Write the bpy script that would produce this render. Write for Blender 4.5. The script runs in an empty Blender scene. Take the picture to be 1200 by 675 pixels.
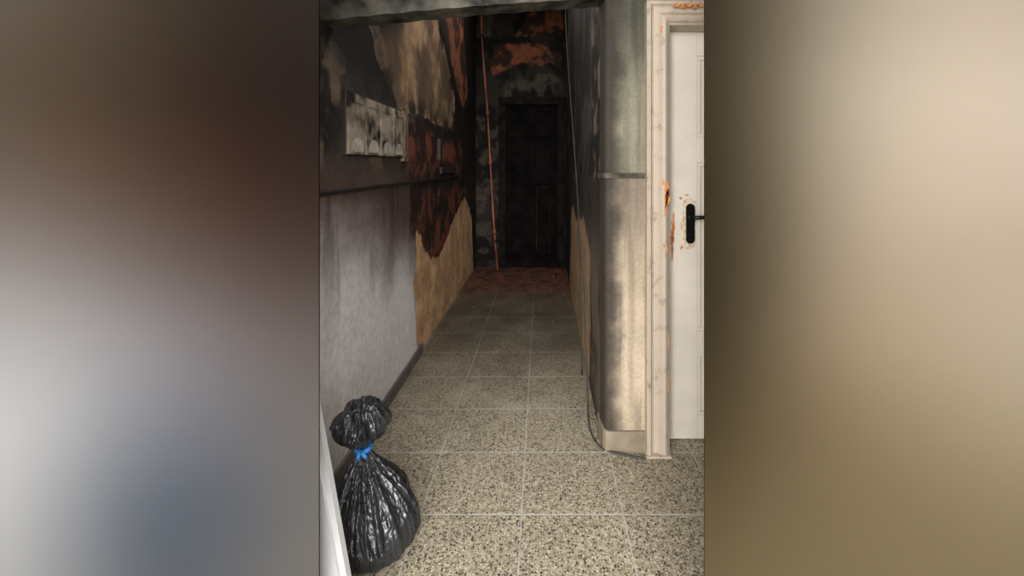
import bpy, bmesh, math, random
import numpy as np
from mathutils import Vector
random.seed(4); rng=np.random.RandomState(7)
S=bpy.context.scene
S.view_settings.view_transform='Standard'
S.view_settings.look='None'

# ---------------------------------------------------------------- helpers
def lin(c):
    c=np.asarray(c,dtype=float)/255.0
    return np.where(c<=0.04045,c/12.92,((c+0.055)/1.055)**2.4)
def L4(c,k=1.0):
    l=lin(c)*k
    return (float(l[0]),float(l[1]),float(l[2]),1)
def vn(x,y,seed=0):
    ix=np.floor(x); iy=np.floor(y); fx=x-ix; fy=y-iy
    fx=fx*fx*(3-2*fx); fy=fy*fy*(3-2*fy)
    def h(a,b):
        s=np.sin(a*127.1+b*311.7+seed*74.7)*43758.5453
        return s-np.floor(s)
    return (h(ix,iy)*(1-fx)+h(ix+1,iy)*fx)*(1-fy)+(h(ix,iy+1)*(1-fx)+h(ix+1,iy+1)*fx)*fy
def fbm(x,y,seed=0,o=5):
    t=0;a=.5;n=0
    for i in range(o):
        t=t+a*vn(x*2**i,y*2**i,seed+i*3.1);n+=a;a*=.55
    return t/n
def sst(a,b,x):
    t=np.clip((x-a)/(b-a),0,1); return t*t*(3-2*t)
def sdf(U,V,poly):
    """signed distance (positive inside)"""
    inside=np.zeros(U.shape,bool); d=np.full(U.shape,1e9)
    n=len(poly)
    for i in range(n):
        x1,y1=poly[i]; x2,y2=poly[(i+1)%n]
        c=((y1>V)!=(y2>V))
        with np.errstate(divide='ignore',invalid='ignore'):
            xi=(x2-x1)*(V-y1)/((y2-y1) if y2!=y1 else 1e-9)+x1
        inside^=(c&(U<xi))
        dx,dy=x2-x1,y2-y1
        t=np.clip(((U-x1)*dx+(V-y1)*dy)/(dx*dx+dy*dy),0,1)
        d=np.minimum(d,np.hypot(U-x1-t*dx,V-y1-t*dy))
    return np.where(inside,d,-d)
def mask(U,V,poly,rag=.08,edge=.015,freq=5,seed=1):
    d=sdf(U,V,poly)+(fbm(U*freq,V*freq,seed,5)-.5)*2*rag
    return sst(-edge,edge,d)[...,None]
def C(*c): return np.array(c,float)[None,None,:]
def mix(a,b,m): return a*(1-m)+b*m

def nt(name):
    m=bpy.data.materials.new(name); m.use_nodes=True
    n=m.node_tree.nodes; l=m.node_tree.links
    return m,n,l,n['Principled BSDF']
def set_in(b,name,v):
    if name in b.inputs: b.inputs[name].default_value=v
def mat_plain(name,col,rough=.6,k=1,bump=0,bscale=40,var=0,vscale=8,metal=0,col2=None,detail=6,spec=.5,lo=.32,hi=.68):
    m,n,l,b=nt(name)
    b.inputs['Roughness'].default_value=rough; set_in(b,'Metallic',metal); set_in(b,'Specular IOR Level',spec)
    tc=n.new('ShaderNodeTexCoord')
    no=n.new('ShaderNodeTexNoise'); no.inputs['Scale'].default_value=vscale; no.inputs['Detail'].default_value=detail
    l.new(tc.outputs['Object'],no.inputs['Vector'])
    r=n.new('ShaderNodeValToRGB')
    r.color_ramp.elements[0].position=lo; r.color_ramp.elements[1].position=hi
    r.color_ramp.elements[0].color=L4(col2 if col2 else tuple(x*(1-var) for x in col),k)
    r.color_ramp.elements[1].color=L4(col,k)
    l.new(no.outputs['Fac'],r.inputs['Fac']); l.new(r.outputs['Color'],b.inputs['Base Color'])
    if bump:
        n2=n.new('ShaderNodeTexNoise'); n2.inputs['Scale'].default_value=bscale; n2.inputs['Detail'].default_value=5
        l.new(tc.outputs['Object'],n2.inputs['Vector'])
        bp=n.new('ShaderNodeBump'); bp.inputs['Strength'].default_value=bump; bp.inputs['Distance'].default_value=.01
        l.new(n2.outputs['Fac'],bp.inputs['Height']); l.new(bp.outputs['Normal'],b.inputs['Normal'])
    return m
def mat_attr(name,rough=.8,k=1.0,var=.25,vscale=30,bump=.3,bscale=60,spec=.25):
    m,n,l,b=nt(name); b.inputs['Roughness'].default_value=rough
    set_in(b,'Specular IOR Level',spec)
    at=n.new('ShaderNodeAttribute'); at.attribute_name='Col'
    tc=n.new('ShaderNodeTexCoord'); no=n.new('ShaderNodeTexNoise')
    no.inputs['Scale'].default_value=vscale; no.inputs['Detail'].default_value=8; no.inputs['Roughness'].default_value=.65
    l.new(tc.outputs['Object'],no.inputs['Vector'])
    mr=n.new('ShaderNodeMapRange'); mr.inputs['From Min'].default_value=.3; mr.inputs['From Max'].default_value=.7
    mr.inputs['To Min'].default_value=k*(1-var); mr.inputs['To Max'].default_value=k*(1+var)
    l.new(no.outputs['Fac'],mr.inputs['Value'])
    vm=n.new('ShaderNodeVectorMath'); vm.operation='SCALE'
    l.new(at.outputs['Color'],vm.inputs[0]); l.new(mr.outputs['Result'],vm.inputs['Scale'])
    l.new(vm.outputs['Vector'],b.inputs['Base Color'])
    if bump:
        n2=n.new('ShaderNodeTexNoise'); n2.inputs['Scale'].default_value=bscale; n2.inputs['Detail'].default_value=6
        l.new(tc.outputs['Object'],n2.inputs['Vector'])
        bp=n.new('ShaderNodeBump'); bp.inputs['Strength'].default_value=bump; bp.inputs['Distance'].default_value=.01
        l.new(n2.outputs['Fac'],bp.inputs['Height']); l.new(bp.outputs['Normal'],b.inputs['Normal'])
    return m

def add_obj(name,me,mats,smooth=False,parent=None):
    o=bpy.data.objects.new(name,me); S.collection.objects.link(o)
    for m in mats: me.materials.append(m)
    if smooth:
        for p in me.polygons: p.use_smooth=True
    if parent: o.parent=parent
    return o
def panel(name,path,z0,z1,du,colf,mat,dispf=None,smooth=True,u0=0.0,parent=None):
    """vertical sheet following a plan polyline; colour function gets (u,z) in metres"""
    pts=[];us=[];nor=[]
    u=u0
    for (a,b) in zip(path[:-1],path[1:]):
        a=np.array(a,float);b=np.array(b,float);Ln=np.linalg.norm(b-a);k=max(1,int(Ln/du))
        d=(b-a)/Ln
        for i in range(k):
            pts.append(a+(b-a)*i/k);us.append(u+Ln*i/k);nor.append((d[1],-d[0]))
        u+=Ln
    pts.append(np.array(path[-1],float));us.append(u);nor.append(nor[-1])
    pts=np.array(pts);us=np.array(us);nor=np.array(nor)
    nz=max(2,int((z1-z0)/du)+1); zs=np.linspace(z0,z1,nz)
    U,V=np.meshgrid(us,zs,indexing='ij')
    col=lin(np.clip(colf(U,V),0,255))
    P=np.zeros(U.shape+(3,)); P[...,0]=pts[:,0][:,None]; P[...,1]=pts[:,1][:,None]; P[...,2]=V
    if dispf is not None:
        D=dispf(U,V); P[...,0]+=nor[:,0][:,None]*D; P[...,1]+=nor[:,1][:,None]*D
    nu=len(us)
    idx=np.arange(nu*nz).reshape(nu,nz)
    f=np.stack([idx[:-1,:-1],idx[1:,:-1],idx[1:,1:],idx[:-1,1:]],-1).reshape(-1,4)
    me=bpy.data.meshes.new(name); me.from_pydata(P.reshape(-1,3).tolist(),[],f.tolist())
    ca=me.color_attributes.new('Col','FLOAT_COLOR','POINT')
    ca.data.foreach_set('color',np.concatenate([col,np.ones(U.shape+(1,))],-1).reshape(-1).astype(np.float32))
    return add_obj(name,me,[mat],smooth,parent)

class B:
    def __init__(s): s.bm=bmesh.new()
    def box(s,x0,x1,y0,y1,z0,z1,mi=0,bev=0):
        r=bmesh.ops.create_cube(s.bm,size=1); vs=r['verts']
        for v in vs:
            v.co=Vector(((x0+x1)/2+v.co.x*(x1-x0),(y0+y1)/2+v.co.y*(y1-y0),(z0+z1)/2+v.co.z*(z1-z0)))
        fs=set(f for v in vs for f in v.link_faces)
        if bev:
            es=list(set(e for v in vs for e in v.link_edges))
            r=bmesh.ops.bevel(s.bm,geom=es,offset=bev,segments=2,affect='EDGES',profile=.5)
            fs=set(r['faces'])|set(f for f in fs if f.is_valid)
        for f in fs:
            if f.is_valid: f.material_index=mi
    def tube(s,pts,r,mi=0,seg=12,cap=True):
        rings=[]
        n=len(pts); pts=[Vector(p) for p in pts]
        for i,p in enumerate(pts):
            t=(pts[min(i+1,n-1)]-pts[max(i-1,0)]).normalized()
            a=t.orthogonal().normalized() if i==0 else (pa-t*pa.dot(t)).normalized()
            pa=a; b=t.cross(a)
            rr=r[i] if hasattr(r,'__len__') else r
            rings.append([s.bm.verts.new(p+(a*math.cos(2*math.pi*k/seg)+b*math.sin(2*math.pi*k/seg))*rr) for k in range(seg)])
        for A,Bq in zip(rings[:-1],rings[1:]):
            for k in range(seg):
                f=s.bm.faces.new((A[k],A[(k+1)%seg],Bq[(k+1)%seg],Bq[k])); f.material_index=mi; f.smooth=True
        if cap:
            for R in (rings[0],rings[-1]):
                f=s.bm.faces.new(R); f.material_index=mi
    def poly(s,verts,mi=0):
        f=s.bm.faces.new([s.bm.verts.new(v) for v in verts]); f.material_index=mi; return f
    def done(s,name,mats,parent=None):
        bmesh.ops.recalc_face_normals(s.bm,faces=s.bm.faces[:])
        me=bpy.data.meshes.new(name); s.bm.to_mesh(me); s.bm.free()
        return add_obj(name,me,mats,False,parent)

# ---------------------------------------------------------------- left wall
LX=-.88
UPP=[(2.38,2.11),(2.93,2.30),(3.0,3.0),(4.0,3.3),(3.94,2.63),(4.22,2.48),(4.76,2.10),(4.71,1.71),(3.88,1.72),(3.34,1.76),(2.90,1.72),(2.717,1.842),(2.518,1.946)]
LOP=[(3.30,.90),(3.42,.86),(3.51,.77),(3.7,.66),(3.88,.62),(4.10,.60),(4.3,.68),(4.625,.80),(4.95,.93),(5.4,1.02),(5.9,.75),(6.1,-.2),(3.45,-.2),(3.33,.11),(3.27,.29),(3.26,.62)]
def left_col(Y,Z):
    n1=fbm(Y*1.6,Z*1.6,3)[...,None]; n2=fbm(Y*6,Z*6,11)[...,None]; n3=fbm(Y*2.2,Z*7,21)[...,None]; nf=fbm(Y*16,Z*16,17)[...,None]
    soot=sst(.0,1.0,((Z-.74)+(Y-1.9)*.24)/.66+ (fbm(Y*3,Z*3,5)-.5)*.5)[...,None]
    low=mix(C(220,216,217),C(80,63,56),soot)
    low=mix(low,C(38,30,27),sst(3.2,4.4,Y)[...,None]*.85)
    low=low*(.93+.14*n1)
    drip=fbm(Y*14,Z*1.2,91)[...,None]
    low=low*(1-.22*sst(.5,.7,drip)*sst(.5,1.1,Z)[...,None])
    up=mix(C(34,29,27),C(80,72,67),sst(.42,.62,n1))
    up=mix(up,C(146,126,104),sst(.54,.64,n2)*sst(.40,.6,n3)*.6*sst(2.1,1.8,Z)[...,None])
    up=mix(up,C(88,70,62),sst(1.5,1.3,Z)[...,None]*.7)
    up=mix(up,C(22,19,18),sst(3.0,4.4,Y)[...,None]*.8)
    up=mix(up,C(18,16,15),sst(1.70,1.98,Z+(n1[...,0]-.5)*.6)[...,None]*.9)
    c=np.where((Z>1.26)[...,None],up,low)
    red=mix(C(124,66,48),C(42,25,21),sst(.38,.60,n2))
    red=mix(red,C(150,104,78),sst(.6,.7,nf)*.5)
    m=mask(Y,Z,[(2.95,1.70),(5.2,1.69),(5.2,1.17),(3.05,1.24)],.12,.05,3,31); c=mix(c,red,m*.92)
    m=mask(Y,Z,[(3.12,1.24),(5.5,1.10),(5.6,.66),(4.6,.55),(4.04,.55),(3.6,.62),(3.34,.8),(3.15,.95)],.06,.04,4,33); c=mix(c,red*.85,m*.95)
    c=mix(c,C(20,16,15),mask(Y,Z,[(3.5,1.32),(5.4,1.30),(5.4,1.12),(3.3,1.18)],.12,.06,4,35)*.8)
    c=mix(c,C(22,18,17),mask(Y,Z,[(3.1,1.74),(5.3,1.74),(5.3,1.60),(3.3,1.62)],.10,.05,5,36)*.75)
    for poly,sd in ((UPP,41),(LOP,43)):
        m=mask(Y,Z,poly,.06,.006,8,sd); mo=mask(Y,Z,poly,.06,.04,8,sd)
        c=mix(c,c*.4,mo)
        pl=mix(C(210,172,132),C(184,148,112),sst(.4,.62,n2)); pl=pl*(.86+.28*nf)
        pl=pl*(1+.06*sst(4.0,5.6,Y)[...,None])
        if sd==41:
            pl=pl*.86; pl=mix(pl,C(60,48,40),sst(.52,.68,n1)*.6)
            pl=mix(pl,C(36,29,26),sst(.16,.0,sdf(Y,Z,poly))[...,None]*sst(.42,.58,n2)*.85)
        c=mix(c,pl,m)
    m=mask(Y,Z,[(4.2,2.68),(4.5,3.4),(5.1,3.4),(5.59,2.23),(5.3,2.0),(4.9,2.16)],.06,.02,5,45)
    c=mix(c,mix(C(144,88,60),C(58,38,30),sst(.42,.6,n2)),m)
    return c
def left_disp(Y,Z):
    d=np.zeros_like(Y)
    for poly,sd in ((UPP,41),(LOP,43)):
        d-=mask(Y,Z,poly,.06,.006,8,sd)[...,0]*.009
    return d+fbm(Y*5,Z*5,77)*.004
wm=mat_attr('sooty_plaster',k=1.0,var=.18)
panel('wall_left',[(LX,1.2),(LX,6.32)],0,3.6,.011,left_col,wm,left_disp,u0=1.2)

b=B(); b.box(LX-.03,LX+.016,1.2,3.42,0,.075,0,.004)
b.done('baseboard_left',[mat_plain('skirting_grey',(112,106,100),.6,bump=.2,var=.3)])
b=B(); b.box(LX-.03,LX+.012,1.2,4.9,1.252,1.272,0,.003)
b.done('trim_1',[mat_plain('dado_soot',(48,41,38),.5,var=.4)])

# ---------------------------------------------------------------- back wall
BY=6.3
def back_col(U,Z):
    X=U-.95
    n=fbm(X*4,Z*4,51)[...,None]; n2=fbm(X*9,Z*9,53)[...,None]; nf=fbm(X*22,Z*22,57)[...,None]
    c=mix(C(14,12,11),C(44,38,34),sst(.45,.65,n))
    side=mask(X,Z,[(-.92,.1),(-.56,.1),(-.56,2.1),(-.92,2.1)],.05,.05,5,3)
    c=mix(c,C(78,68,58),side*sst(.50,.66,n2)*.8)
    br=mix(C(134,80,54),C(50,33,26),sst(.40,.62,n2)); br=br*(.8+.4*nf)
    m=mask(X,Z,[(-.72,2.82),(-.60,2.96),(-.3,3.0),(.1,2.98),(.27,2.85),(.27,2.66),(.1,2.72),(-.2,2.75),(-.5,2.62),(-.70,2.5)],.08,.02,7,5); c=mix(c,br,m*.95)
    m=mask(X,Z,[(-.35,3.12),(.30,3.15),(.3,3.5),(-.1,3.5)],.08,.02,6,6); c=mix(c,br*.95,m*.95)
    m=mask(X,Z,[(-.85,3.1),(-.7,3.1),(-.65,3.55),(-.85,3.55)],.08,.02,6,8); c=mix(c,C(80,74,64),m*.8)
    m=mask(X,Z,[(-.5,2.3),(.25,2.3),(.25,2.55),(-.1,2.66),(-.5,2.5)],.08,.04,6,7); c=mix(c,C(80,76,62),m*sst(.42,.62,n2)*.8)
    return c*1.0
panel('wall_back',[(-.95,BY),(.45,BY)],0,3.6,.012,back_col,wm,lambda U,Z:fbm(U*6,Z*6,9)*.03-.02,u0=0)

# ---------------------------------------------------------------- right wall
def right_col(U,Z):
    Y=6.32-U
    n=fbm(Y*3,Z*3,61)[...,None]; n2=fbm(Y*8,Z*8,63)[...,None]
    up=mix(C(28,25,23),C(64,57,51),sst(.45,.65,n))
    m=sst(3.3,2.5,Y+(fbm(Y*2,Z*4,66)-.5)*.8)[...,None]
    up=mix(up,C(140,123,99),m*sst(.44,.57,n2)*.8)
    lo=mix(C(104,92,80),C(58,50,45),sst(.4,.65,n))
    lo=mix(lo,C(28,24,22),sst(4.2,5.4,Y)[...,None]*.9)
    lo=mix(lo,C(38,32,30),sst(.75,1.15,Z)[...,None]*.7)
    m=mask(Y,Z,[(2.9,.1),(2.9,.85),(3.3,1.0),(4.2,.9),(5.0,.95),(5.3,.0),(3.1,-.1)],.1,.02,4,67)
    lo=mix(lo,C(180,150,116)*(.75+.4*n2),m)
    return np.where((Z>1.31)[...,None],up,lo)
panel('wall_right',[(.335,6.32),(.297,2.36)],0,3.6,.016,right_col,wm,lambda U,Z:-fbm(U*5,Z*5,13)*.006,u0=0)

def pil_col(U,Z):
    n=fbm(U*9,Z*9,71)[...,None]; n1=fbm(U*3,Z*3,73)[...,None]; st=fbm(U*34,Z*1.3,75)[...,None]
    up=mix(C(112,110,95),C(136,132,114),sst(.4,.6,n1)); up=mix(up,C(66,64,56),sst(1.65,2.12,Z)[...,None]*.8)
    lo=mix(C(182,166,143),C(196,179,156),sst(.4,.6,n1)); lo=mix(lo,C(116,105,92),sst(.6,1.35,Z)[...,None]*.78)
    c=np.where((Z>1.33)[...,None],up,lo)
    c=c*(1-.14*sst(.45,.65,st))
    e=sst(.20,.12,U+(n[...,0]-.5)*.06+(st[...,0]-.5)*.06-.012*sst(.5,2.0,Z))[...,None]
    c=mix(c,C(52,46,41),e*.88)
    return c*(.94+.12*n)
pm=mat_attr('pillar_plaster',var=.14,bump=.8,bscale=110,vscale=60)
panel('pillar',[(.297,2.36),(.309,2.268),(.318,2.254),(.332,2.25),(.52,2.25),(.52,2.40)],0,3.6,.008,pil_col,pm,None,False,u0=0)
b=B()
prof=[(.288,2.40),(.288,2.362),(.300,2.262),(.311,2.244),(.328,2.238),(.506,2.238)]
def strip(bb,prof,z0,z1,mi,inner=.03):
    for (p,q) in zip(prof[:-1],prof[1:]):
        bb.poly([(p[0],p[1],z0),(q[0],q[1],z0),(q[0],q[1],z1),(p[0],p[1],z1)],mi)
        bb.poly([(p[0],p[1],z1),(q[0],q[1],z1),(q[0]+.012,q[1]+.02,z1),(p[0]+.012,p[1]+.02,z1)],mi)
strip(b,prof,0,.10,0); b.done('baseboard_right',[mat_plain('skirting_beige',(150,136,116),.6,var=.25,bump=.1)])
b=B(); 
strip(b,prof,1.315,1.34,0)
b.poly([(p[0],p[1],1.315) for p in prof]+[(.506,2.26,1.315),(.32,2.40,1.315)],0)
b.done('trim_2',[mat_plain('dado_grey',(92,84,73),.8,var=.45,vscale=20,spec=.2)])

# header beam across corridor, sagging to the left
b=B()
A=[(-.90,1.84),(.33,2.25)]
zb=[1.945,2.185]
v=lambda p,z:b.bm.verts.new((p[0],p[1],z))
N=40; fr=[];bk=[];ft=[];bt=[]
for i in range(N+1):
    t=i/N; x=A[0][0]*(1-t)+A[1][0]*t; y=A[0][1]*(1-t)+A[1][1]*t; z=zb[0]*(1-t)+zb[1]*t+.002*math.sin(i*1.7)+.01*math.sin(math.pi*t)
    fr.append(v((x,y),z)); bk.append(v((x,y+.13),z)); ft.append(v((x,y),3.6)); bt.append(v((x,y+.13),3.6))
for i in range(N):
    b.bm.faces.new((fr[i],fr[i+1],ft[i+1],ft[i])); b.bm.faces.new((fr[i],bk[i],bk[i+1],fr[i+1])); b.bm.faces.new((bk[i],bt[i],bt[i+1],bk[i+1]))
b.done('wall_header',[mat_plain('header_plaster',(92,88,79),.8,col2=(28,25,23),vscale=9,bump=.4,spec=.2)])

# wall around the side door
b=B(); b.box(.50,1.75,2.36,2.46,2.05,3.6); b.box(1.46,1.75,2.36,2.46,0,2.05)
b.box(1.75,1.85,1.2,2.46,0,3.6)
b.done('wall_side',[mat_plain('side_plaster',(185,175,158),.8,var=.2,bump=.3)])
b=B(); b.box(-1.0,1.85,1.1,6.45,3.6,3.7)
b.done('ceiling',[mat_plain('ceiling_soot',(38,32,29),.9,var=.5,vscale=4)])

# ---------------------------------------------------------------- side door + casing
cream=mat_plain('cream_paint',(236,226,212),.45,var=.06,vscale=5,bump=.08)
cas,n,l,bs=nt('chipped_casing_paint'); bs.inputs['Roughness'].default_value=.5
tc=n.new('ShaderNodeTexCoord'); no=n.new('ShaderNodeTexNoise'); no.inputs['Scale'].default_value=14; no.inputs['Detail'].default_value=8; no.inputs['Roughness'].default_value=.7
l.new(tc.outputs['Object'],no.inputs['Vector'])
r=n.new('ShaderNodeValToRGB'); e=r.color_ramp.elements; e[0].position=.0; e[0].color=L4((120,62,30)); e[1].position=1; e[1].color=L4((194,181,164))
for p,c in ((.315,(110,66,40)),(.33,(150,134,114)),(.45,(186,171,154))):
    q=r.color_ramp.elements.new(p); q.color=L4(c)
l.new(no.outputs['Fac'],r.inputs['Fac']); l.new(r.outputs['Color'],bs.inputs['Base Color'])
b=B()
pr=[(.112,2.26),(.112,2.205),(.104,2.196),(.094,2.198),(.086,2.212),(.078,2.217),(.058,2.217),(.050,2.208),(.040,2.197),(.026,2.195),(.014,2.203),(.008,2.216),(.0,2.222),(.0,2.37)]
x0,x1,zt=.612,1.47,2.045
rings=[]
for a,y in pr:
    rings.append([b.bm.verts.new(p) for p in ((x0-a,y,0),(x0-a,y,zt+a),(x1+a,y,zt+a),(x1+a,y,0))])
for P,Q in zip(rings[:-1],rings[1:]):
    for i in range(3):
        f=b.bm.faces.new((P[i],P[i+1],Q[i+1],Q[i]))
door=bpy.data.objects.new('door_1',None); S.collection.objects.link(door)
b.box(x0-.118,x0+.002,2.185,2.26,0,.012,0,.004)
b.done('casing',[cas],door)
b=B()
X0,X1=.632,1.46
yb=2.34
b.box(X0,X1,2.362,2.39,0.005,2.045,0)
b.box(X0,.785,yb,2.365,.005,2.045,0,.003); b.box(1.31,X1,yb,2.365,.005,2.045,0,.003)
rails=[(.005,.12),(.43,.545),(1.39,1.52),(1.925,2.045)]
for z0,z1 in rails: b.box(.785,1.31,yb+.0005,2.365,z0,z1,0,.003)
for z0,z1 in ((.12,.43),(.545,1.39),(1.52,1.925)):
    w=.018
    b.box(.785,.785+w,yb+.006,2.365,z0+w,z1-w,0,.003); b.box(1.31-w,1.31,yb+.006,2.365,z0+w,z1-w,0,.003)
    b.box(.785,1.31,yb+.006,2.365,z0,z0+w,0,.003); b.box(.785,1.31,yb+.006,2.365,z1-w,z1,0,.003)
    b.box(.85,1.245,yb+.010,2.365,z0+.065,z1-.065,0,.006)
b.done('leaf',[cream],door)
blk=mat_plain('black_iron',(22,20,20),.35,var=.3,metal=.4)
b=B()
def plate(bb,cx,z0,z1,hw,y,th,mi):
    pts=[]
    for k in range(24):
        a=2*math.pi*k/24; cz=(z1-hw) if math.sin(a)>=0 else (z0+hw)
        pts.append((cx+hw*math.cos(a),cz+hw*math.sin(a)))
    f=[bb.bm.verts.new((p[0],y,p[1])) for p in pts]; g=[bb.bm.verts.new((p[0],y+th,p[1])) for p in pts]
    fa=bb.bm.faces.new(f); fa.material_index=mi
    for i in range(24):
        q=bb.bm.faces.new((f[i],f[(i+1)%24],g[(i+1)%24],g[i])); q.material_index=mi
plate(b,.743,.955,1.215,.034,2.337,.004,1)
plate(b,.747,.985,1.185,.022,2.331,.007,0)
b.tube([(.743,2.335,1.12),(.743,2.285,1.12)],.011,0)
b.tube([(.743,2.30,1.12),(.755,2.285,1.12),(.80,2.282,1.122),(.86,2.284,1.118),(.885,2.29,1.112)],[.010,.011,.009,.010,.008],0)
b.tube([(.743,2.333,1.03),(.743,2.326,1.03)],.010,0)
b.done('handle',[blk,mat_plain('old_plate_paint',(236,226,208),.5,var=.2,vscale=60,col2=(190,160,125))],door)
def chip(bb,cx,cz,w,h,y,mi,sd):
    r=random.Random(sd); pts=[]
    for k in range(26):
        a=2*math.pi*k/26; q=.4+.75*r.random()
        pts.append((cx+w*q*math.cos(a),y,cz+h*q*math.sin(a)))
    bb.poly(pts,mi)
b=B()
for i,(cx,cz,w,h,y) in enumerate([(.592,1.265,.014,.045,2.1935),(.588,1.21,.011,.035,2.1935),(.596,1.22,.011,.055,2.1935),(.575,1.30,.006,.02,2.1935),(.584,1.16,.006,.03,2.1935),(.662,1.05,.010,.06,2.3385),(.656,1.00,.010,.06,2.3385),(.658,.94,.008,.05,2.3385),(.664,1.12,.007,.03,2.3385),
    (.70,1.212,.012,.008,2.3385),(.73,1.228,.012,.005,2.3385),(.705,.965,.008,.014,2.3385),(.704,1.07,.004,.03,2.3385),(.590,.99,.006,.03,2.1935),(.565,2.02,.006,.02,2.1935),(.60,.55,.004,.04,2.1935),(.60,.35,.004,.05,2.1935)]):
    chip(b,cx,cz,w,h,y,0,i)
for i in range(5): chip(b,.64+i*.028,2.13-.004*(i%2),.022,.012,2.1930,0,90+i)
b.done('paint_chips',[mat_plain('rust_primer',(190,100,44),.7,vscale=50,col2=(214,150,90))],door)

# ---------------------------------------------------------------- far burnt door
char=mat_plain('charred_wood',(34,28,26),.8,col2=(9,8,8),vscale=12,bump=.8,bscale=25,spec=.12)
char3=mat_plain('charred_leaf',(24,20,19),.85,col2=(7,6,6),vscale=6,bump=1,bscale=18,spec=.08)
char2=mat_plain('scorched_panel',(84,66,54),.8,col2=(24,19,17),vscale=7,bump=.6,spec=.1)
d2=bpy.data.objects.new('door_2',None); S.collection.objects.link(d2)
b=B()
b.box(-.56,-.47,6.20,6.32,0,2.26,0,.006); b.box(.22,.31,6.20,6.32,0,2.26,0,.006); b.box(-.56,.31,6.19,6.32,2.18,2.28,0,.006)
b.done('frame',[char],d2)
b=B()
b.box(-.47,.22,6.27,6.31,.01,2.18,0)
for a,c in ((-.47,-.39),(-.165,-.085),(.14,.22)): b.box(a,c,6.245,6.28,.01,2.18,0,.004)
for a,c in ((.01,.16),(1.12,1.24),(1.75,1.83),(2.1,2.18)): b.box(-.47,.22,6.247,6.28,a,c,0,.004)
for xa,xb,mi in ((-.37,-.185,0),(-.065,.12,1)):
    b.box(xa,xb,6.258,6.28,.20,1.08,mi,.005); b.box(xa,xb,6.258,6.28,1.28,1.72,0,.005)
b.tube([(.17,6.25,1.05),(.17,6.20,1.05),(.09,6.195,1.05)],.011,0)
b.done('leaf',[char3,char2],d2)

# ---------------------------------------------------------------- pipe
b=B()
P=[(-.79,6.12,3.6),(-.775,6.12,3.0),(-.745,6.12,2.6),(-.70,6.12,2.05),(-.665,6.12,1.4),(-.625,6.12,.7),(-.60,6.12,.35),(-.57,6.13,0)]
b.tube(P,.015,0,10)
for p in ((-.665,6.12,1.4),(-.70,6.12,2.05),(-.61,6.12,.5),(-.78,6.12,3.1)):
    b.tube([(p[0],p[1],p[2]-.03),(p[0],p[1],p[2]+.03)],.025,0,10); b.box(p[0]-.012,p[0]+.012,6.12,6.31,p[2]-.012,p[2]+.012,1)
b.tube([(-.60,6.10,.38),(-.53,6.07,.38)],.013,1,8)
b.done('heating_pipe',[mat_plain('scorched_copper',(170,100,74),.5,col2=(74,42,33),vscale=4,metal=.15),char])

# ---------------------------------------------------------------- mailboxes
mb=bpy.data.objects.new('mailboxes',None); S.collection.objects.link(mb)
b=B()
y0,y1,z0,z1=2.06,2.90,1.42,1.715
b.box(LX-.02,LX+.020,y0,y1,z0,z1,0,.003)
b.done('housing',[mat_plain('sooty_steel',(60,52,47),.5,var=.5,vscale=9)],mb)
b=B()
nb=4; w=(y1-y0)/nb
for i in range(nb):
    a=y0+i*w+.006; c=y0+(i+1)*w-.006
    b.box(LX+.018,LX+.030,a,c,z0+.008,z1-.010,0,.002)
    b.box(LX+.028,LX+.033,a+.03,c-.03,z1-.052,z1-.043,1,.001)
    m_=(a+c)/2; rr=(c-a)*.36
    pts=[(LX+.0315,m_-rr,z0+.02)]+[(LX+.0315,m_-rr*math.cos(math.pi*k/12),z0+.035+.05*math.sin(math.pi*k/12)) for k in range(13)]+[(LX+.0315,m_+rr,z0+.02)]
    b.poly(pts,2)
b.done('flaps',[mat_plain('smoked_enamel',(164,150,133),.6,col2=(42,36,32),vscale=9,spec=.2,lo=.38,hi=.62),char,mat_plain('pale_enamel',(204,195,182),.5,var=.25,vscale=30)],mb)
b=B(); b.box(LX-.01,LX+.022,2.92,3.02,1.40,1.72,0,.004); b.box(LX+.02,LX+.026,2.935,3.005,1.43,1.69,1,.002)
b.done('intercom_panel',[mat_plain('scorched_beige',(150,124,100),.5,var=.4,vscale=14),mat_plain('scorched_beige_b',(128,106,84),.5,var=.4,vscale=14)])
b=B(); b.box(LX-.01,LX+.02,4.05,4.75,1.30,1.36,0,.003); b.box(LX-.01,LX+.03,3.95,4.02,1.42,1.60,0,.003)
b.done('wall_conduit_box',[mat_plain('burnt_box',(60,40,34),.6,var=.5)])

# ---------------------------------------------------------------- cable
def catmull(P,n=10):
    P=[Vector(p) for p in P]; P=[P[0]*2-P[1]]+P+[P[-1]*2-P[-2]]; out=[]
    for i in range(1,len(P)-2):
        for k in range(n):
            t=k/n; a,b_,c,d=P[i-1:i+3]
            out.append(.5*((2*b_)+(c-a)*t+(2*a-5*b_+4*c-d)*t*t+(3*b_-a-3*c+d)*t**3))
    out.append(P[-2]); return out
b=B()
b.tube(catmull([(.26,5.0,3.55),(.265,5.0,2.96),(.25,4.2,2.2),(.262,3.5,1.335),(.265,3.05,.72),(.268,2.8,.32),(.262,2.62,.08),(.255,2.50,.007),(.262,2.36,.006),(.30,2.26,.006),(.39,2.215,.006),(.46,2.19,.006),(.488,2.18,.006)]),.0045,0,8)
b.done('cable',[mat_plain('black_cable',(64,60,52),.6,var=.3)])
b=B()
b.tube(catmull([(.27,4.6,3.5),(.262,4.4,2.6),(.266,4.1,1.9),(.27,3.8,1.5),(.266,3.4,1.1),(.27,3.2,.5),(.268,3.05,.006)]),.004,0,6)
b.done('cable.001',[mat_plain('black_cable_b',(30,28,26),.5,var=.3)])

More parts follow.
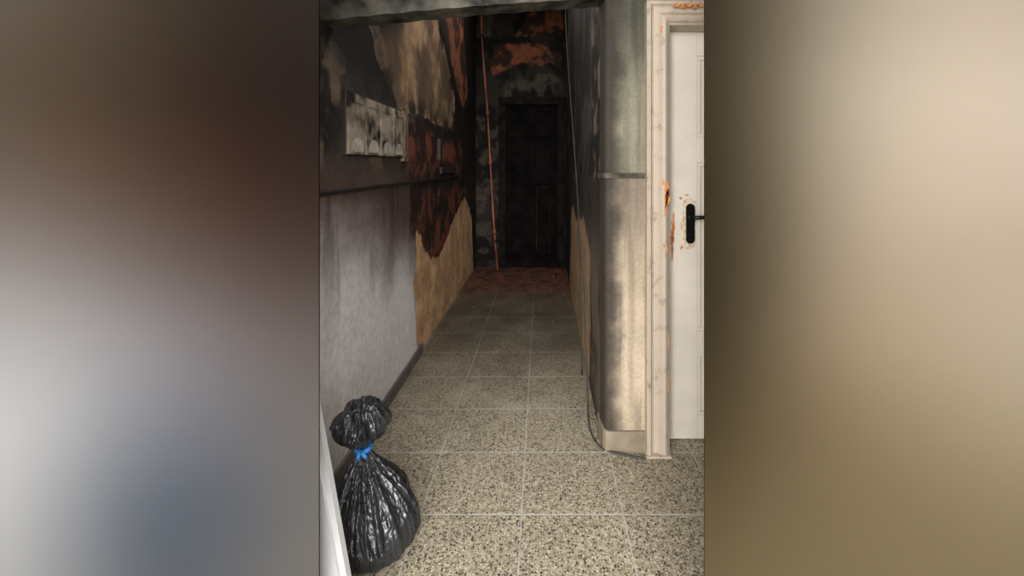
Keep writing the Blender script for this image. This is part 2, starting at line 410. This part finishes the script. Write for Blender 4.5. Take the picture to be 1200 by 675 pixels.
# ---------------------------------------------------------------- floor
m,n,l,bs=nt('terrazzo_tiles')
bs.inputs['Roughness'].default_value=.5; set_in(bs,'Specular IOR Level',.3)
def M(op,a,b_=None,c=None):
    q=n.new('ShaderNodeMath'); q.operation=op
    for i,x in enumerate((a,b_,c)):
        if x is None: continue
        if hasattr(x,'links'): l.new(x,q.inputs[i])
        else: q.inputs[i].default_value=x
    return q.outputs[0]
def MR(x,a,b_,c=0,d=1):
    q=n.new('ShaderNodeMapRange'); q.interpolation_type='SMOOTHSTEP'
    l.new(x,q.inputs['Value']); q.inputs['From Min'].default_value=a; q.inputs['From Max'].default_value=b_; q.inputs['To Min'].default_value=c; q.inputs['To Max'].default_value=d
    return q.outputs['Result']
def MX(f,a,b_,mode='MIX'):
    q=n.new('ShaderNodeMix'); q.data_type='RGBA'; q.blend_type=mode
    for inp,x in ((q.inputs[0],f),(q.inputs[6],a),(q.inputs[7],b_)):
        if hasattr(x,'links'): l.new(x,inp)
        else: inp.default_value=x
    return q.outputs[2]
tc=n.new('ShaderNodeTexCoord'); sp=n.new('ShaderNodeSeparateXYZ'); l.new(tc.outputs['Object'],sp.inputs[0])
X,Y=sp.outputs[0],sp.outputs[1]
def noise(scale,detail=5,rough=.6):
    q=n.new('ShaderNodeTexNoise'); q.inputs['Scale'].default_value=scale; q.inputs['Detail'].default_value=detail; q.inputs['Roughness'].default_value=rough
    l.new(tc.outputs['Object'],q.inputs['Vector']); return q.outputs['Fac']
def voro(scale):
    q=n.new('ShaderNodeTexVoronoi'); q.inputs['Scale'].default_value=scale; l.new(tc.outputs['Object'],q.inputs['Vector'])
    s=n.new('ShaderNodeSeparateColor'); l.new(q.outputs['Color'],s.inputs[0]); return s.outputs[0],q.outputs['Distance']
def ramp(x,els):
    q=n.new('ShaderNodeValToRGB'); q.color_ramp.interpolation='CONSTANT'
    q.color_ramp.elements[0].position=els[0][0]; q.color_ramp.elements[0].color=L4(els[0][1])
    q.color_ramp.elements[1].position=els[1][0]; q.color_ramp.elements[1].color=L4(els[1][1])
    for p,c in els[2:]:
        z=q.color_ramp.elements.new(p); z.color=L4(c)
    l.new(x,q.inputs['Fac']); return q.outputs['Color']
c1,dd1=voro(98); c2,dd2=voro(220)
base=ramp(c2,[(0,(104,96,82)),(.20,(166,156,136)),(.5,(150,141,121)),(.75,(182,172,151)),(.92,(128,118,100))])
chips=ramp(c1,[(0,(58,52,46)),(.15,(108,96,79)),(.28,(180,168,144)),(.46,(158,147,124)),(.62,(196,185,162)),(.80,(140,126,102)),(.90,(78,69,59))])
inside=MR(dd1,.40,.50,1,0)
col=MX(inside,base,chips)
dn=noise(2.2,6,.65)
far_dark=M('ADD',MR(Y,2.0,4.1,0,.80),M('MULTIPLY',M('SUBTRACT',dn,.5),.8));  # darker toward the corridor's far end, broken up by noise
far_dark=M('MINIMUM',M('MAXIMUM',far_dark,0),.92)
col=MX(far_dark,col,L4((60,53,46)))
gx=M('ABSOLUTE',M('SUBTRACT',M('FRACT',M('DIVIDE',M('ADD',X,.077+4.0+.2),.4)),.5))
gy=M('ABSOLUTE',M('SUBTRACT',M('FRACT',M('DIVIDE',M('ADD',Y,-1.84+3.98+.199),.398)),.5))
g=M('MAXIMUM',MR(gx,.0115,.005,0,1),MR(gy,.0155,.007,0,1))
gcol=MX(far_dark,L4((182,180,174)),L4((106,100,92)))
col=MX(M('MULTIPLY',g,MR(noise(5,4),.3,.6,.45,.85)),col,gcol)
du=M('MULTIPLY',MR(noise(3.5,7,.7),.45,.65,0,1),M('MULTIPLY',MR(Y,2.1,2.6),MR(Y,3.6,2.8)))
col=MX(M('MULTIPLY',du,.4),col,L4((170,163,146)))
rd=M('MULTIPLY',MR(M('ADD',Y,M('MULTIPLY',noise(3,5),1.2)),5.2,6.0),.75)
rcol=MX(MR(noise(7,6,.7),.42,.6),L4((124,74,58)),L4((60,40,34)))
col=MX(rd,col,rcol)
l.new(col,bs.inputs['Base Color'])
bp=n.new('ShaderNodeBump'); bp.inputs['Strength'].default_value=.35; bp.inputs['Distance'].default_value=.003; bp.invert=True
l.new(g,bp.inputs['Height']); l.new(bp.outputs['Normal'],bs.inputs['Normal'])
b=B(); b.box(-2.6,2.6,-3.5,6.45,-.08,0); b.done('floor',[m])

# debris
b=B()
for i in range(150):
    if i<90: y=random.uniform(4.7,6.15); x=random.choice([random.uniform(-.83,-.3),random.uniform(-.1,.28),random.uniform(.0,.28)]); s=random.uniform(.004,.012)
    else: y=random.uniform(2.5,4.6); x=random.choice([random.uniform(-.85,-.65),random.uniform(-.2,.22)]); s=random.uniform(.003,.007)
    r=bmesh.ops.create_icosphere(b.bm,subdivisions=1,radius=s)
    a=random.random()*3
    mi=random.choice([1,1,1,2,2,2,2,0]) if y>4.6 else 0
    for v_ in r['verts']:
        q=v_.co*random.uniform(.7,1.25); v_.co=Vector((x+q.x*math.cos(a)-q.y*math.sin(a),y+q.x*math.sin(a)+q.y*math.cos(a),max(0.0,s*.45+q.z*.55)))
        for f in v_.link_faces: f.material_index=mi
b.done('plaster_debris',[mat_plain('plaster_bits',(140,130,114),.8,var=.3),mat_plain('brick_bits',(116,64,46),.8,var=.4),mat_plain('ash_bits',(46,38,34),.9,var=.4)])

# ---------------------------------------------------------------- white board leaning at left
b=B()
def quadprism(bb,pts,y0,y1,mi=0):
    f=[bb.bm.verts.new((p[0],y0,p[1])) for p in pts]; g=[bb.bm.verts.new((p[0],y1,p[1])) for p in pts]
    bb.bm.faces.new(f); bb.bm.faces.new(g[::-1])
    for i in range(4): bb.bm.faces.new((f[i],f[(i+1)%4],g[(i+1)%4],g[i]))
quadprism(b,[(-.500,0),(-.615,0),(-.868,1.50),(-.768,1.50)],1.30,1.325)
quadprism(b,[(-.516,.002),(-.600,.002),(-.853,1.49),(-.784,1.49)],1.288,1.30)
b.done('wooden_board',[mat_plain('white_gloss',(200,200,202),.4,var=.06)])

# ---------------------------------------------------------------- garbage bag
bag=bpy.data.objects.new('garbage_bag',None); S.collection.objects.link(bag)
bag.location=(-.015,-.03,0)
m,n,l,bs=nt('black_polythene')
bs.inputs['Base Color'].default_value=(.018,.019,.022,1); bs.inputs['Roughness'].default_value=.29; set_in(bs,'Specular IOR Level',.7)
tc=n.new('ShaderNodeTexCoord'); mp=n.new('ShaderNodeMapping'); mp.inputs['Scale'].default_value=(1,1,.55)
l.new(tc.outputs['Object'],mp.inputs[0])
q=n.new('ShaderNodeTexNoise'); q.inputs['Scale'].default_value=15; q.inputs['Detail'].default_value=2.5; q.inputs['Distortion'].default_value=1.5; l.new(mp.outputs[0],q.inputs['Vector'])
bp=n.new('ShaderNodeBump'); bp.inputs['Strength'].default_value=1.0; bp.inputs['Distance'].default_value=.022
l.new(q.outputs['Fac'],bp.inputs['Height']); l.new(bp.outputs['Normal'],bs.inputs['Normal'])
def lathe(name,prof,cen,pleat,nt_=260,nz=170,seed=0,cap0=True,cap1=True,lump=.14):
    s=np.linspace(0,1,nz); k=np.linspace(0,1,len(prof)); pr=np.array(prof)
    z=np.interp(s,k,pr[:,1]); r=np.interp(s,k,pr[:,0]); am=np.interp(s,k,pr[:,2])
    ker=np.hanning(11); ker/=ker.sum()
    def sm(a): return np.convolve(np.pad(a,5,mode='edge'),ker,'valid')
    z,r,am=sm(z),sm(r),sm(am)
    th=np.linspace(0,2*np.pi,nt_,endpoint=False)
    T,Zz=np.meshgrid(th,z); _,Sg=np.meshgrid(th,s)
    def ring(freq,zs,sd):
        return fbm(np.cos(T)*freq+10,np.sin(T)*freq+Sg*zs+10,sd,3)
    rid=1-np.abs(2*ring(pleat,1.2,seed)-1)*2.2
    rid2=1-np.abs(2*ring(pleat*2.2,2.5,seed+5)-1)*2.2
    R=r[:,None]*(1+am[:,None]*(rid*.7+rid2*.3-.45)+lump*(ring(1.6,3,seed+9)-.5))
    ZZ=Zz+ (ring(3,8,seed+20)-.5)*.03*np.clip(r[:,None]/.1,0,1)*np.clip(am[:,None]*8,0,1)
    cx,cy=cen(Zz)
    P=np.stack([cx+R*np.cos(T),cy+R*np.sin(T),np.maximum(ZZ,.001)],-1)
    idx=np.arange(nz*nt_).reshape(nz,nt_); nx=np.roll(idx,-1,axis=1)
    f=np.stack([idx[:-1],nx[:-1],nx[1:],idx[1:]],-1).reshape(-1,4).tolist()
    if cap0: f.append(idx[0].tolist()[::-1])
    if cap1: f.append(idx[-1].tolist())
    me=bpy.data.meshes.new(name); me.from_pydata(P.reshape(-1,3).tolist(),[],f)
    return add_obj(name,me,[m],True,bag)
def cen(z):
    t=np.clip(z/.34,0,1); return -.598-.040*t**1.6, 1.725+.02*t
lathe('body',[(.06,.001,.0),(.122,.002,.03),(.146,.02,.10),(.158,.055,.14),(.159,.09,.16),(.151,.13,.18),(.134,.17,.22),(.109,.21,.28),(.084,.245,.36),(.056,.28,.44),(.033,.31,.42),(.021,.335,.25),(.020,.345,.2)],cen,2.8,seed=2)
def cen2(z):
    t=np.clip((z-.33)/.17,0,1); return -.638-.002*t, 1.745+0*t
lathe('knotted_top',[(.020,.335,.2),(.021,.345,.25),(.032,.358,.4),(.056,.375,.55),(.074,.40,.6),(.078,.43,.6),(.074,.46,.6),(.060,.485,.65),(.042,.505,.5),(.022,.488,.3),(.012,.465,.2)],cen2,1.5,seed=13,lump=.7)
b=B()
pts=[(-.638+.0235*math.cos(t/20*2*math.pi),1.745+.0235*math.sin(t/20*2*math.pi),.342+.004*math.sin(t/20*2*math.pi)) for t in range(21)]
b.tube(pts,.0095,0,8)
b.tube([(-.635,1.722,.342),(-.625,1.712,.336),(-.613,1.706,.325)],[.009,.008,.006],0,8)
b.tube([(-.640,1.722,.340),(-.645,1.712,.328),(-.642,1.708,.318)],[.009,.008,.006],0,8)
b.done('blue_tie',[mat_plain('blue_tape',(46,128,206),.4,var=.1)],bag)

# ---------------------------------------------------------------- front wall standing in for blurred side bands, tinted like them
def table_col(xs,zs,tab):
    tab=np.array(tab,float)
    gx,gz=np.meshgrid(xs,zs); gx=gx.ravel(); gz=gz.ravel(); t=tab.reshape(-1,3)
    sx=abs(xs[1]-xs[0])*.6; sz=abs(zs[1]-zs[0])*.6
    def f(U,Z,sgn=1):
        U=np.clip(U,min(xs),max(xs)); Z=np.clip(Z,min(zs),max(zs))
        num=0;den=0
        for x,z,c in zip(gx,gz,t):
            w=np.exp(-((U-x)/sx)**2/2-((Z-z)/sz)**2/2)+1e-9
            num=num+w[...,None]*c; den=den+w
        return num/den[...,None]
    return f
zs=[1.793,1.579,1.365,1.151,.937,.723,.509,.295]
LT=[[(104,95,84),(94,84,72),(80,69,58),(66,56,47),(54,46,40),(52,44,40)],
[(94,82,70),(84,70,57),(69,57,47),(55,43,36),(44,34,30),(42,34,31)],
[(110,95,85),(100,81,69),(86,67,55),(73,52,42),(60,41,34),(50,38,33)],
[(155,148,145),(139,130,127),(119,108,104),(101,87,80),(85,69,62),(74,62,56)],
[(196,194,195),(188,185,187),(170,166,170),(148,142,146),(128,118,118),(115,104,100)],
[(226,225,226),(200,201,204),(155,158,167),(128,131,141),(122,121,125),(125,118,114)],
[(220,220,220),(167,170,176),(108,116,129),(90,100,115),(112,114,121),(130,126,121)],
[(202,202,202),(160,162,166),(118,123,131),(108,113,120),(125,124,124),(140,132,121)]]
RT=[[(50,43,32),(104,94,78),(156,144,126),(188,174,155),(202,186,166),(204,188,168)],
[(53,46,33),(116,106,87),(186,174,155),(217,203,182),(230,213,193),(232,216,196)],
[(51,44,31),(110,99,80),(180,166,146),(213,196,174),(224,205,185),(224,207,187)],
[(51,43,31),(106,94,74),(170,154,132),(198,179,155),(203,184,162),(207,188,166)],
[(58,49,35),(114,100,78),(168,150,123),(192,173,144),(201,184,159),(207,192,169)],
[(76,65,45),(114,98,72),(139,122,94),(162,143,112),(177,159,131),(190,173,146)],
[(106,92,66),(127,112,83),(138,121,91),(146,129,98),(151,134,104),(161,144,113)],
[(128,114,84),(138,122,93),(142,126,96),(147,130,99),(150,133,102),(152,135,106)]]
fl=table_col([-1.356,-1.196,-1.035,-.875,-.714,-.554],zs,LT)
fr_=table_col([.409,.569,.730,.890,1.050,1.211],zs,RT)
em=mat_attr('side_band_tint',rough=1,k=.235,var=.02,vscale=3,bump=0,spec=0)  # blurred side-band colours from the tables, no real stain
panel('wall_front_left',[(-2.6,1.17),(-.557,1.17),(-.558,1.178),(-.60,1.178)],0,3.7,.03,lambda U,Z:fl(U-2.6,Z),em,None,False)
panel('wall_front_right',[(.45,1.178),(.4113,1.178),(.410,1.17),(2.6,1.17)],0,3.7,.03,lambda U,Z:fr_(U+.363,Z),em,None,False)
b=B(); b.box(-.62,.47,1.171,1.20,2.75,3.7); b.done('wall_front_header',[mat_plain('entrance_header',(120,110,98),.9,var=.2)])

# ---------------------------------------------------------------- light
w=bpy.data.worlds.new('World'); S.world=w; w.use_nodes=True
bg=w.node_tree.nodes['Background']; bg.inputs[0].default_value=(1.0,.985,.96,1); bg.inputs[1].default_value=1.6
def area(name,loc,rot,sx,sy,pw,col=(1,1,1)):
    d=bpy.data.lights.new(name,'AREA'); d.shape='RECTANGLE'; d.size=sx; d.size_y=sy; d.energy=pw; d.color=col
    o=bpy.data.objects.new(name,d); o.location=loc; o.rotation_euler=rot; S.collection.objects.link(o); return o
area('daylight_from_street',(-.35,-3.0,2.0),(math.radians(90),0,0),3.4,2.6,620,(1,.98,.95))
area('hallway_fill',(-.28,3.1,3.55),(0,0,0),.5,.5,20,(1,.97,.93))  # added fill lamp to brighten the hallway, no fixture modelled
area('hallway_fill.001',(-.28,5.0,3.55),(0,0,0),.4,.4,8,(1,.92,.84))  # second added fill, unseen, lifts the far end

cam=bpy.data.cameras.new('camera'); co=bpy.data.objects.new('camera',cam); S.collection.objects.link(co)
co.location=(0,0,1.38); co.rotation_euler=(math.radians(90),0,0)
cam.sensor_width=36; cam.lens=16.41; cam.shift_x=-34/1200; cam.shift_y=-144.5/1200; cam.clip_start=.05
S.camera=co
